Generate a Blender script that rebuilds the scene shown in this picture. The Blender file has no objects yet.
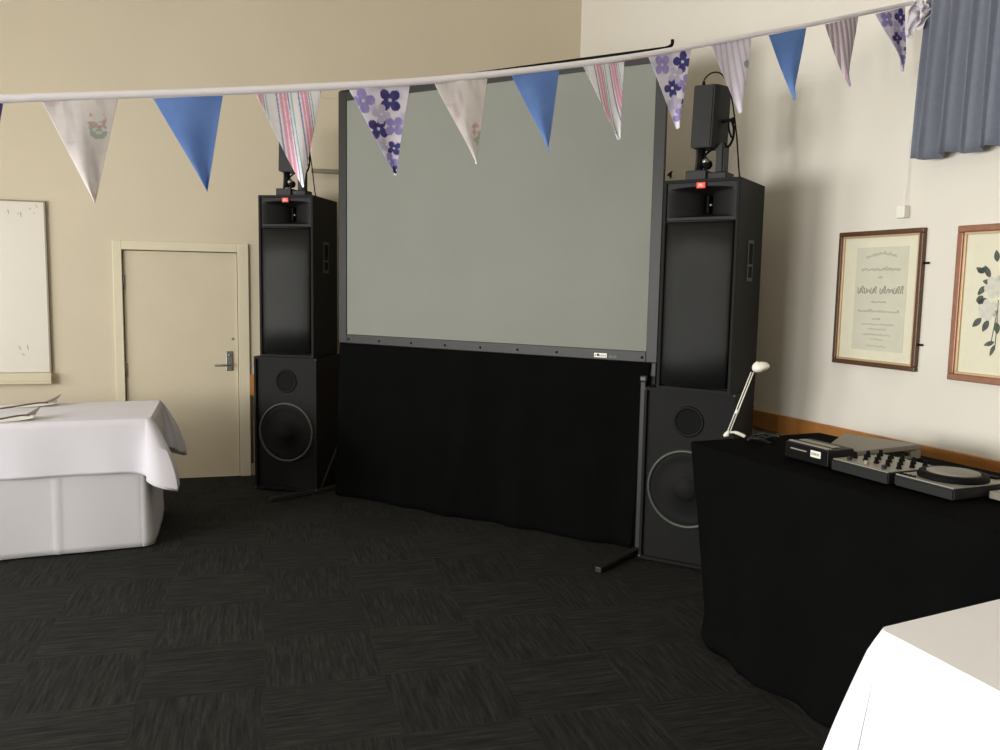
import bpy, bmesh, math, random
from mathutils import Vector, Matrix
random.seed(7)
SC = bpy.context.scene
C = SC.collection
# ------------------------------------------------------------------ camera
f = 838.0; H = 1.7
roll = math.atan2(146, 7875); pit = math.radians(6.07)
F_ = Vector((0, math.cos(pit), -math.sin(pit)))
R0 = Vector((1, 0, 0)); U0 = R0.cross(F_)
cr, sr = math.cos(roll), math.sin(roll)
R_ = cr*R0 + sr*U0; U_ = cr*U0 - sr*R0
cam = bpy.data.cameras.new('camera'); cam.sensor_width = 36; cam.lens = f*36/1000
cam.clip_start = .02; cam.clip_end = 60
co = bpy.data.objects.new('camera', cam); C.objects.link(co)
m = Matrix(((R_.x, U_.x, -F_.x), (R_.y, U_.y, -F_.y), (R_.z, U_.z, -F_.z)))
co.matrix_world = Matrix.Translation((0, 0, H)) @ m.to_4x4()
SC.camera = co
O = Vector((0, 0, H))
def ray(x, y): return (x-500)/f*R_ - (y-375)/f*U_ + F_
def fl(x, y, z=0.0):                       # point of height z seen there
    d = ray(x, y); return O + d*((z-H)/d.z)
def pl(x, y, P, D):                        # point on the upright plane through P along D
    n = Vector((D[1], -D[0], 0)); d = ray(x, y)
    return O + d*((n.x*P[0]+n.y*P[1])/n.dot(d))
# ------------------------------------------------------------------ materials
def srgb(r, g, b):
    q = lambda c: (c/255/12.92) if c/255 <= .04045 else ((c/255+.055)/1.055)**2.4
    return (q(r), q(g), q(b), 1)
def mat(name, col, rough=.6, metal=0, noise=0, nscale=20, bump=0, bscale=200, sheen=0, spec=.5):
    M = bpy.data.materials.new(name); M.use_nodes = True
    nt = M.node_tree; b = nt.nodes['Principled BSDF']
    b.inputs['Roughness'].default_value = rough; b.inputs['Metallic'].default_value = metal
    b.inputs['Specular IOR Level'].default_value = spec
    if sheen: b.inputs['Sheen Weight'].default_value = sheen
    tc = nt.nodes.new('ShaderNodeTexCoord')
    nz = nt.nodes.new('ShaderNodeTexNoise'); nz.inputs['Scale'].default_value = nscale
    nz.inputs['Detail'].default_value = 4
    nt.links.new(tc.outputs['Object'], nz.inputs['Vector'])
    rp = nt.nodes.new('ShaderNodeValToRGB')
    k = noise
    rp.color_ramp.elements[0].color = tuple(c*(1-k) for c in col[:3])+(1,)
    rp.color_ramp.elements[1].color = tuple(min(1, c*(1+k)) for c in col[:3])+(1,)
    rp.color_ramp.elements[0].position = .3; rp.color_ramp.elements[1].position = .7
    nt.links.new(nz.outputs['Fac'], rp.inputs['Fac']); nt.links.new(rp.outputs['Color'], b.inputs['Base Color'])
    if bump:
        n2 = nt.nodes.new('ShaderNodeTexNoise'); n2.inputs['Scale'].default_value = bscale
        nt.links.new(tc.outputs['Object'], n2.inputs['Vector'])
        bp = nt.nodes.new('ShaderNodeBump'); bp.inputs['Strength'].default_value = bump
        bp.inputs['Distance'].default_value = .004
        nt.links.new(n2.outputs['Fac'], bp.inputs['Height']); nt.links.new(bp.outputs['Normal'], b.inputs['Normal'])
    return M
WALL = mat('cream_paint', srgb(206, 195, 172), .75, noise=.02, nscale=1.5, bump=.08, bscale=120, spec=.25)
WALLR = mat('lit_cream_paint', srgb(226, 221, 209), .75, noise=.02, nscale=1.5, bump=.08, bscale=120, spec=.25)  # WALL's cream paint again, lightened in colour for the daylight it catches
CEIL = mat('ceiling_paint', srgb(225, 220, 208), .9)
DOOR = mat('door_paint', srgb(204, 193, 168), .45, noise=.025, nscale=3)
FRAMEP = mat('door_frame_paint', srgb(214, 205, 178), .4, noise=.01)
WOOD = mat('honey_timber', srgb(176, 120, 62), .4, noise=.12, nscale=9)
BRN = mat('dark_brown', srgb(84, 62, 40), .5, noise=.1)
WB = mat('whiteboard_surface', srgb(216, 210, 198), .3, noise=.02, nscale=2)
WBE = mat('whiteboard_edge', srgb(140, 130, 110), .4)
TRAY = mat('whiteboard_tray', srgb(205, 195, 165), .4)
STEEL = mat('satin_steel', srgb(150, 150, 150), .35, 1)
LINEN = mat('shaded_white_linen', srgb(212, 209, 216), .8, noise=.012, nscale=6, bump=.1, bscale=500, sheen=.15)  # white linen with the left table's shade mixed into its colour
LINEB = mat('lit_white_linen', srgb(246, 245, 247), .8, noise=.01, nscale=6, bump=.1, bscale=500, sheen=.15)  # same white linen, daylight on the foreground table lightened into its colour
LINEN2 = mat('shaded_under_linen', srgb(200, 198, 200), .8, noise=.012, nscale=6, bump=.1, bscale=500, sheen=.15)  # same white linen, shade darkened further into its colour
BLKCL = mat('black_cloth', srgb(12, 12, 12), .95, noise=.1, nscale=5, bump=.15, bscale=400, spec=.03)
CAB = mat('black_textured_cabinet', srgb(20, 20, 19), .55, noise=.15, nscale=60, bump=.5, bscale=260, spec=.16)
HORN = mat('black_moulded_horn', srgb(22, 22, 22), .5, spec=.22)
RUB = mat('black_cone', srgb(15, 15, 14), .7, noise=.1, spec=.2)
RING = mat('dark_ring_metal', srgb(70, 72, 66), .45, .3)
PLAS = mat('black_plastic', srgb(28, 29, 28), .5, noise=.05, spec=.3)
BLK = mat('deep_black', srgb(11, 11, 11), .7, spec=.12)
FRM = mat('dark_anodised_frame', srgb(38, 38, 35), .5, .15, noise=.08, nscale=12)
RED = mat('red_badge', srgb(232, 70, 48), .45)
WHT = mat('white_plastic', srgb(236, 234, 222), .4)
GREYP = mat('silver_grey_case', srgb(132, 128, 116), .5, noise=.06, nscale=9)
SILV = mat('silver_panel', srgb(150, 147, 136), .4, .2, noise=.04)
GILT = mat('copper_gilt_moulding', srgb(152, 108, 84), .4, .3, noise=.12, nscale=30)
GILT2 = mat('pale_gilt_slip', srgb(205, 175, 138), .4, .3)
BROWNM = mat('brown_moulding', srgb(92, 64, 44), .4, .1, noise=.15, nscale=30)
CREAMP = mat('cream_paper', srgb(224, 220, 196), .6, noise=.02)
PAPER2 = mat('grey_engraved_paper', srgb(206, 204, 184), .6, noise=.03, nscale=12)
INK = mat('faded_ink', srgb(150, 148, 134), .7)
INKD = mat('dark_ink', srgb(120, 118, 108), .7)
CURT = mat('slate_blue_curtain', srgb(118, 123, 136), .85, noise=.05, nscale=40, bump=.2, bscale=500, sheen=.2)
TAPE = mat('white_cotton_tape', srgb(244, 240, 246), .8, bump=.1, bscale=300)
LEAFM = mat('engraved_leaf', srgb(82, 90, 82), .7, noise=.3, nscale=60)
PETM = mat('engraved_petal', srgb(206, 206, 192), .7, noise=.08, nscale=60)
PAPER = mat('white_paper', srgb(244, 240, 228), .6)
GLASS = mat('window_daylight_glass', srgb(235, 240, 240), .1)

def screen_mat():
    M = mat('grey_projection_vinyl', srgb(134, 136, 128), .7, noise=.035, nscale=1.6, spec=.25)
    return M
SCRN = screen_mat()
def carpet_mat():
    M = bpy.data.materials.new('carpet_tiles'); M.use_nodes = True; nt = M.node_tree
    b = nt.nodes['Principled BSDF']; b.inputs['Roughness'].default_value = .95
    b.inputs['Specular IOR Level'].default_value = .15
    N = nt.nodes.new; L = nt.links.new
    def mth(op, a, c=None):
        n = N('ShaderNodeMath'); n.operation = op
        for i, v in enumerate((a, c)):
            if v is None: continue
            if isinstance(v, (int, float)): n.inputs[i].default_value = v
            else: L(v, n.inputs[i])
        return n.outputs[0]
    tc = N('ShaderNodeTexCoord'); mp = N('ShaderNodeMapping')
    mp.inputs['Rotation'].default_value = (0, 0, -math.radians(16)); L(tc.outputs['Object'], mp.inputs['Vector'])
    s = N('ShaderNodeSeparateXYZ'); L(mp.outputs[0], s.inputs[0])
    T = .5
    ix = mth('FLOOR', mth('DIVIDE', s.outputs[0], T)); iy = mth('FLOOR', mth('DIVIDE', s.outputs[1], T))
    par = mth('FLOORED_MODULO', mth('ADD', ix, iy), 2)
    def streak(sx, sy):
        m2 = N('ShaderNodeMapping'); m2.inputs['Scale'].default_value = (sx, sy, 1); L(mp.outputs[0], m2.inputs['Vector'])
        # per-tile shift so that each tile has streaks of its own
        ad = N('ShaderNodeVectorMath'); ad.operation = 'ADD'; cb = N('ShaderNodeCombineXYZ')
        L(mth('MULTIPLY', ix, 7.3), cb.inputs[2]); L(mth('MULTIPLY', iy, 3.7), cb.inputs[0])
        L(m2.outputs[0], ad.inputs[0]); L(cb.outputs[0], ad.inputs[1])
        n = N('ShaderNodeTexNoise'); n.inputs['Scale'].default_value = 1; n.inputs['Detail'].default_value = 3
        n.inputs['Roughness'].default_value = .75; L(ad.outputs[0], n.inputs['Vector']); return n.outputs['Fac']
    a = streak(5, 65); c = streak(65, 5)
    mx = N('ShaderNodeMix'); L(par, mx.inputs[0]); L(a, mx.inputs[2]); L(c, mx.inputs[3])
    cell = N('ShaderNodeTexWhiteNoise'); cb = N('ShaderNodeCombineXYZ'); L(ix, cb.inputs[0]); L(iy, cb.inputs[1]); L(cb.outputs[0], cell.inputs['Vector'])
    rp = N('ShaderNodeValToRGB'); e = rp.color_ramp.elements
    e[0].position = .3; e[0].color = srgb(21, 21, 19); e[1].position = .5; e[1].color = srgb(36, 36, 33)
    x = rp.color_ramp.elements.new(.72); x.color = srgb(52, 51, 47)
    L(mx.outputs[0], rp.inputs[0])
    hs = N('ShaderNodeHueSaturation'); L(rp.outputs[0], hs.inputs['Color'])
    L(mth('ADD', mth('MULTIPLY', cell.outputs['Value'], .16), .9), hs.inputs['Value'])
    L(hs.outputs[0], b.inputs['Base Color'])
    bp = N('ShaderNodeBump'); bp.inputs['Strength'].default_value = .5; bp.inputs['Distance'].default_value = .004
    L(mx.outputs[0], bp.inputs['Height']); L(bp.outputs[0], b.inputs['Normal'])
    return M
CARPET = carpet_mat()
def print_mat(name):
    M = bpy.data.materials.new(name); M.use_nodes = True; nt = M.node_tree
    b = nt.nodes['Principled BSDF']; b.inputs['Roughness'].default_value = .85
    a = nt.nodes.new('ShaderNodeVertexColor'); a.layer_name = 'print'
    # woven variation on top of the printed colours
    tc = nt.nodes.new('ShaderNodeTexCoord'); n = nt.nodes.new('ShaderNodeTexNoise'); n.inputs['Scale'].default_value = 45
    nt.links.new(tc.outputs['Object'], n.inputs['Vector'])
    h = nt.nodes.new('ShaderNodeHueSaturation'); mr = nt.nodes.new('ShaderNodeMapRange')
    mr.inputs[3].default_value = .93; mr.inputs[4].default_value = 1.07
    nt.links.new(n.outputs['Fac'], mr.inputs[0]); nt.links.new(mr.outputs[0], h.inputs['Value'])
    nt.links.new(a.outputs['Color'], h.inputs['Color']); nt.links.new(h.outputs[0], b.inputs['Base Color'])
    # thin cotton lets some daylight through
    tr = nt.nodes.new('ShaderNodeBsdfTranslucent'); nt.links.new(h.outputs[0], tr.inputs['Color'])
    ms = nt.nodes.new('ShaderNodeMixShader'); ms.inputs[0].default_value = .25
    out = nt.nodes['Material Output']
    nt.links.new(b.outputs[0], ms.inputs[1]); nt.links.new(tr.outputs[0], ms.inputs[2]); nt.links.new(ms.outputs[0], out.inputs['Surface'])
    return M
PRINT = print_mat('printed_cotton')
# ------------------------------------------------------------------ mesh helpers
def finish(name, bm, m, parent=None, smooth=False, loc=None):
    me = bpy.data.meshes.new(name); bmesh.ops.recalc_face_normals(bm, faces=bm.faces[:])
    if smooth:
        for q in bm.faces: q.smooth = True
    bm.to_mesh(me); bm.free()
    if smooth:
        try: me.set_sharp_from_angle(angle=math.radians(40))
        except Exception: pass
    o = bpy.data.objects.new(name, me); C.objects.link(o)
    for k in (m if isinstance(m, (list, tuple)) else [m]): me.materials.append(k)
    if parent: o.parent = parent
    if loc is not None: o.location = loc
    return o
def NB(): return bmesh.new()
def box(bm, a, b, bev=0, M=None, mi=0):
    x0, y0, z0 = a; x1, y1, z1 = b
    t = bmesh.new(); bmesh.ops.create_cube(t, size=1)
    for v in t.verts: v.co = Vector(((x0+x1)/2+v.co.x*(x1-x0), (y0+y1)/2+v.co.y*(y1-y0), (z0+z1)/2+v.co.z*(z1-z0)))
    if bev: bmesh.ops.bevel(t, geom=t.edges[:], offset=bev, segments=2, affect='EDGES', profile=.5)
    merge(bm, t, M, mi)
def merge(bm, t, M=None, mi=0):
    vm = {}
    for v in t.verts: vm[v.index if False else v] = bm.verts.new((M @ v.co) if M else v.co)
    for q in t.faces:
        try:
            g = bm.faces.new([vm[v] for v in q.verts]); g.material_index = mi; g.smooth = q.smooth
        except ValueError: pass
    t.free()
def prism(bm, pts, z0, z1, bev=0, M=None):          # outline in xy, extruded in z
    t = bmesh.new(); lo = [t.verts.new((p[0], p[1], z0)) for p in pts]; hi = [t.verts.new((p[0], p[1], z1)) for p in pts]
    n = len(pts); t.faces.new(lo[::-1]); t.faces.new(hi)
    for i in range(n): t.faces.new((lo[i], lo[(i+1) % n], hi[(i+1) % n], hi[i]))
    if bev: bmesh.ops.bevel(t, geom=t.edges[:], offset=bev, segments=2, affect='EDGES')
    merge(bm, t, M)
def tube(bm, pts, r, n=10, cap=True):
    pts = [Vector(p) for p in pts]; rings = []
    rr = r if isinstance(r, (list, tuple)) else [r]*len(pts)
    up = None
    for i, p in enumerate(pts):
        d = (pts[min(i+1, len(pts)-1)]-pts[max(i-1, 0)]).normalized()
        if up is None: up = Vector((0, 0, 1)) if abs(d.z) < .9 else Vector((1, 0, 0))
        s = d.cross(up).normalized(); u = s.cross(d).normalized(); up = u
        rings.append([bm.verts.new(p+rr[i]*(math.cos(2*math.pi*k/n)*s+math.sin(2*math.pi*k/n)*u)) for k in range(n)])
    for a, b in zip(rings, rings[1:]):
        for k in range(n):
            q = bm.faces.new((a[k], a[(k+1) % n], b[(k+1) % n], b[k])); q.smooth = True
    if cap: bm.faces.new(rings[0][::-1]); bm.faces.new(rings[-1])
def curve(pts, n=8):                                 # Catmull-Rom
    pts = [Vector(p) for p in pts]; P = [pts[0]]+pts+[pts[-1]]; out = []
    for i in range(1, len(P)-2):
        for k in range(n):
            t = k/n; a, b, c, d = P[i-1:i+3]
            out.append(.5*((2*b)+(c-a)*t+(2*a-5*b+4*c-d)*t*t+(3*b-a-3*c+d)*t**3))
    out.append(pts[-1]); return out
def lathe(bm, prof, M=None, n=40):                   # (r, h) about z
    t = bmesh.new(); rings = []
    for r, h in prof:
        rings.append([t.verts.new((r*math.cos(2*math.pi*k/n), r*math.sin(2*math.pi*k/n), h)) for k in range(n)] if r > 1e-5 else [t.verts.new((0, 0, h))])
    for a, b in zip(rings, rings[1:]):
        for k in range(n):
            vs = [a[k % len(a)], a[(k+1) % len(a)], b[(k+1) % len(b)], b[k % len(b)]]
            vs = list(dict.fromkeys(vs))
            if len(vs) > 2:
                q = t.faces.new(vs); q.smooth = True
    merge(bm, t, M)
def grid(bm, fn, nu, nv, smooth=True):
    g = [[bm.verts.new(fn(i/nu, j/nv)) for j in range(nv+1)] for i in range(nu+1)]
    for i in range(nu):
        for j in range(nv):
            q = bm.faces.new((g[i][j], g[i+1][j], g[i+1][j+1], g[i][j+1])); q.smooth = smooth
    return g
def thing(name, label, cat, loc=(0, 0, 0), rz=0, group=None):
    o = bpy.data.objects.new(name, None); C.objects.link(o); o.location = loc; o.rotation_euler = (0, 0, rz)
    o.empty_display_size = .1
    return tag(o, label, cat, group)
def tag(o, label, cat, group=None):
    o['label'] = label; o['category'] = cat
    if group: o['group'] = group
    return o
def struct(name, bm, m, parent=None, smooth=False):
    o = finish(name, bm, m, parent, smooth)
    if not parent: o['kind'] = 'structure'
    return o
def solid(o, th, off=0):
    md = o.modifiers.new('thickness', 'SOLIDIFY'); md.thickness = th; md.offset = off; return o
YX = Matrix.Rotation(math.radians(90), 4, 'X')       # lathe axis z -> -y (faces the front)
def face_y(x, y, z): return Matrix.Translation((x, y, z)) @ YX
def text_bm(body, size, M, extr=.001):
    cu = bpy.data.curves.new('t', 'FONT'); cu.body = body; cu.size = size; cu.extrude = extr; cu.align_x = 'CENTER'; cu.align_y = 'CENTER'
    o = bpy.data.objects.new('t', cu); C.objects.link(o)
    dg = bpy.context.evaluated_depsgraph_get(); me = bpy.data.meshes.new_from_object(o.evaluated_get(dg))
    bm = bmesh.new(); bm.from_mesh(me); bmesh.ops.transform(bm, matrix=M, verts=bm.verts[:])
    bpy.data.objects.remove(o); bpy.data.curves.remove(cu); bpy.data.meshes.remove(me); return bm
# ------------------------------------------------------------------ room
aB = math.radians(16); DB = Vector((math.cos(aB), math.sin(aB), 0)); PB = Vector((-2.472, 7.167, 0))
COR = pl(581, 30, PB, DB); COR.z = 0
DR = Vector((.399, -.917, 0)).normalized(); NR = Vector((-DR.y, DR.x, 0)) * -1   # into the room
if NR.x > 0: NR = -NR
NBk = Vector((DB.y, -DB.x, 0))                                                    # into the room
CH = 5.0
LW = COR - DB*8.0                                                                  # back-left corner
DL = NBk.copy()
FR = COR + DR*12.0
FL = LW + DL*(0); 
t_ = (FR-LW).dot(DL)
FLc = LW + DL*t_
def wallbox(bm, A, B, z0, z1, th, nin, off=0):        # wall outside the line A-B, inner face on it
    n = -nin*th; o = nin*off
    prism(bm, [A+o, B+o, B+o+n, A+o+n], z0, z1)
bm = NB(); prism(bm, [LW, COR, FR, FLc], -.1, 0); struct('floor', bm, CARPET)
bm = NB(); prism(bm, [LW, COR, FR, FLc], CH, CH+.1); struct('ceiling', bm, CEIL)
# doorway in the back wall
dq = lambda x, y: (pl(x, y, PB, DB)-COR).dot(DB)      # distance along the back wall (negative = left)
sL, sR = dq(126, 400), dq(239.5, 400); zT = pl(180, 251, PB, DB).z
zTop = pl(180, 242, PB, DB).z; fL, fR = dq(114, 300), dq(249, 300)
bm = NB()
wallbox(bm, LW, COR+DB*sL, 0, CH, .15, NBk); wallbox(bm, COR+DB*sR, COR, 0, CH, .15, NBk)
wallbox(bm, COR+DB*sL, COR+DB*sR, zT, CH, .15, NBk)
struct('wall_back', bm, WALL)
bm = NB(); wallbox(bm, COR, FR, 0, CH, .15, NR); struct('wall_right', bm, WALLR)
bm = NB(); wallbox(bm, FLc, FR, 0, CH, .15, -DL); struct('wall_front', bm, WALL)
# left wall with two wide windows
wins = [(1.3, 3.3), (4.2, 6.4), (7.2, 9.4)]; wz0, wz1 = .95, 2.35
bm = NB(); NL = DB
s0 = 0
for a, b in wins:
    wallbox(bm, LW+DL*s0, LW+DL*a, 0, CH, .15, NL); wallbox(bm, LW+DL*a, LW+DL*b, 0, wz0, .15, NL)
    wallbox(bm, LW+DL*a, LW+DL*b, wz1, CH, .15, NL); s0 = b
wallbox(bm, LW+DL*s0, FLc, 0, CH, .15, NL); struct('wall_left', bm, WALL)
for i, (a, b) in enumerate(wins):
    t = bpy.data.objects.new('window_%d' % (i+1), None); C.objects.link(t); t['kind'] = 'structure'
    bm = NB()
    P = LW+DL*a; Q = LW+DL*b; w = .05
    for z0, z1 in ((wz0, wz0+w), (wz1-w, wz1)): wallbox(bm, P, Q, z0, z1, .06, NL, -.05)
    for s in (a, (a+b)/2-w/2, b-w): wallbox(bm, LW+DL*s, LW+DL*(s+w), wz0, wz1, .06, NL, -.05)
    finish('window_frame', bm, FRAMEP, t)
    ld = bpy.data.lights.new('window_daylight', 'AREA'); ld.shape = 'RECTANGLE'; ld.size = b-a; ld.size_y = wz1-wz0
    ld.energy = (115, 380, 290)[i]*1.0; ld.color = (1, .99, .975)
    lo = bpy.data.objects.new('window_daylight', ld); C.objects.link(lo)
    c = (P+Q)/2 - NL*.2; c.z = (wz0+wz1)/2
    zax = -NL; xax = DL; yax = zax.cross(xax)
    mm = Matrix(((xax.x, yax.x, zax.x), (xax.y, yax.y, zax.y), (xax.z, yax.z, zax.z)))
    lo.matrix_world = Matrix.Translation(c) @ mm.to_4x4()
# door
dt = bpy.data.objects.new('door_1', None); C.objects.link(dt); dt['kind'] = 'structure'
def bwp(s, out, z): return COR+DB*s+NBk*out+Vector((0, 0, z))
def bwbox(bm, s0, s1, o0, o1, z0, z1, bev=0):
    M = Matrix.Translation(COR) @ Matrix(((DB.x, NBk.x, 0), (DB.y, NBk.y, 0), (0, 0, 1))).to_4x4()
    box(bm, (s0, o0, z0), (s1, o1, z1), bev, M)
bm = NB(); bwbox(bm, sL+.006, sR-.006, -.05, -.012, .004, zT-.006, .002); finish('door_panel', bm, DOOR, dt)
bm = NB()
bwbox(bm, fL, sL, -.1, .022, 0, zTop, .004); bwbox(bm, sR, fR, -.1, .022, 0, zTop, .004); bwbox(bm, sL, sR, -.1, .022, zT, zTop, .004)
bwbox(bm, sL, sL+.012, -.1, -.055, 0, zT); bwbox(bm, sR-.012, sR, -.1, -.055, 0, zT)
bwbox(bm, sL-.02, sR+.02, -.16, -.001, -.03, .003)
bwbox(bm, sL-.1, sR+.1, -.19, -.152, 0, zT+.1)  # unseen backing panel, added to stop sky leaking through the doorway
finish('door_frame', bm, FRAMEP, dt)
for zz in (pl(125, 282, PB, DB).z, pl(125, 370, PB, DB).z):
    bm = NB(); bwbox(bm, sL-.002, sL+.016, -.014, .0, zz-.06, zz+.06, .002); tube(bm, [bwp(sL+.007, .003, zz-.055), bwp(sL+.007, .003, zz+.055)], .006)
    finish('hinge', bm, STEEL, dt)
hp = pl(229.5, 361, PB, DB); hs = (hp-COR).dot(DB)
bm = NB(); bwbox(bm, hs-.028, hs+.028, -.012, .0, hp.z-.085, hp.z+.085, .004)
lathe(bm, [(0, .006), (.012, .006), (.012, 0)], Matrix.Translation(bwp(hs, 0, hp.z+.05)) @ YX, 16)
hl = finish('door_lock_plate', bm, STEEL, dt)
bm = NB(); tube(bm, curve([bwp(hs, 0, hp.z-.03), bwp(hs, .045, hp.z-.03), bwp(hs-.03, .055, hp.z-.032), bwp(hs-.12, .055, hp.z-.034)], 5), .009)
finish('door_handle', bm, STEEL, hl)
bm = NB(); lathe(bm, [(.011, 0), (.011, .004), (0, .004)], Matrix.Translation(bwp(hs+.03, -.012, pl(234, 339, PB, DB).z)) @ Matrix.Rotation(aB, 4, 'Z') @ YX, 16)
finish('keyhole', bm, WBE, dt)
# timber rail on the two walls
zr0, zr1 = .775, .895
bm = NB(); bwbox(bm, fR-.03, 0, 0, .02, pl(247, 395, PB, DB).z, zr1, .004); struct('trim_1', bm, WOOD)
bm = NB()
M = Matrix.Translation(COR) @ Matrix(((DR.x, NR.x, 0), (DR.y, NR.y, 0), (0, 0, 1))).to_4x4()
RW = M
box(bm, (.02, 0, zr0), (11.9, .022, zr1), .004, RW); struct('trim_2', bm, WOOD)
bm = NB(); bwbox(bm, fR+.002, fR+.022, 0, .014, .11, pl(247, 396, PB, DB).z-.001, .002); struct('dark_strip', bm, BRN)  # narrow dark brown strip below the rail end, beside the door
# pale panel on the back wall behind the screen
# ------------------------------------------------------------------ whiteboards
def wpt(x, y): p = pl(x, y, PB, DB); return (p-COR).dot(DB), p.z
s1, z1 = wpt(46, 201.5); _, z0 = wpt(46, 372); _, zb = wpt(47, 383)
t = thing('whiteboard', 'wide wall-mounted whiteboard with grey edge and pen tray, beside the door', 'whiteboard', COR+DB*(s1-1.2)+Vector((0, 0, zb)))
t.rotation_euler = (0, 0, aB)
def loc(bm_fn, name, m, par): bm = NB(); bm_fn(bm); return finish(name, bm, m, par)
# local frame: x along wall, -y into room
h = z1-zb
loc(lambda b: box(b, (-1.2, -.022, z0-zb), (1.19, 0, h-.008), .002), 'board', WB, t)
def fr(b):
    box(b, (1.186, -.03, z0-zb-.01), (1.2, 0, h), .002); box(b, (-1.214, -.03, z0-zb-.01), (-1.2, 0, h), .002); box(b, (-1.2, -.03, h-.01), (1.186, 0, h), .002)
loc(fr, 'frame', WBE, t)
loc(lambda b: (box(b, (-1.21, -.075, 0), (1.205, 0, .02), .003), box(b, (-1.21, -.075, .02), (1.205, -.062, z0-zb-.0), .003)), 'pen_tray', TRAY, t)
for u, v, w, hh in ((.93, -.075, .012, .045), (1.02, -.09, .01, .055), (1.08, -.06, .04, .01), (1.0, -.1, .02, .012), (1.13, -.03, .03, .03), (1.11, -.095, .03, .006), (.97, -1.16, .03, .04), (1.03, -1.15, .01, .06), (.99, -1.22, .05, .02)):
    loc(lambda b: tube(b, curve([(u, -.0225, h+v), (u+w*.2*.5, -.0225, h+v-hh*.4), (u+w*.4, -.0225, h+v-hh*.7)], 3), .002, 5), 'pen_mark', WBE, t)
s_, z_ = wpt(300, 171)
t = thing('wall_board', 'pale cream board on the back wall showing between the left loudspeaker and screen', 'board', COR+DB*(s_+.5)+Vector((0, 0, z_)), aB)
loc(lambda b: box(b, (-.4, -.03, .02), (.5, 0, .62), .002), 'board', WALL, t)
loc(lambda b: box(b, (-.41, -.06, -.012), (.51, 0, .02), .003), 'ledge', WBE, t)
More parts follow.
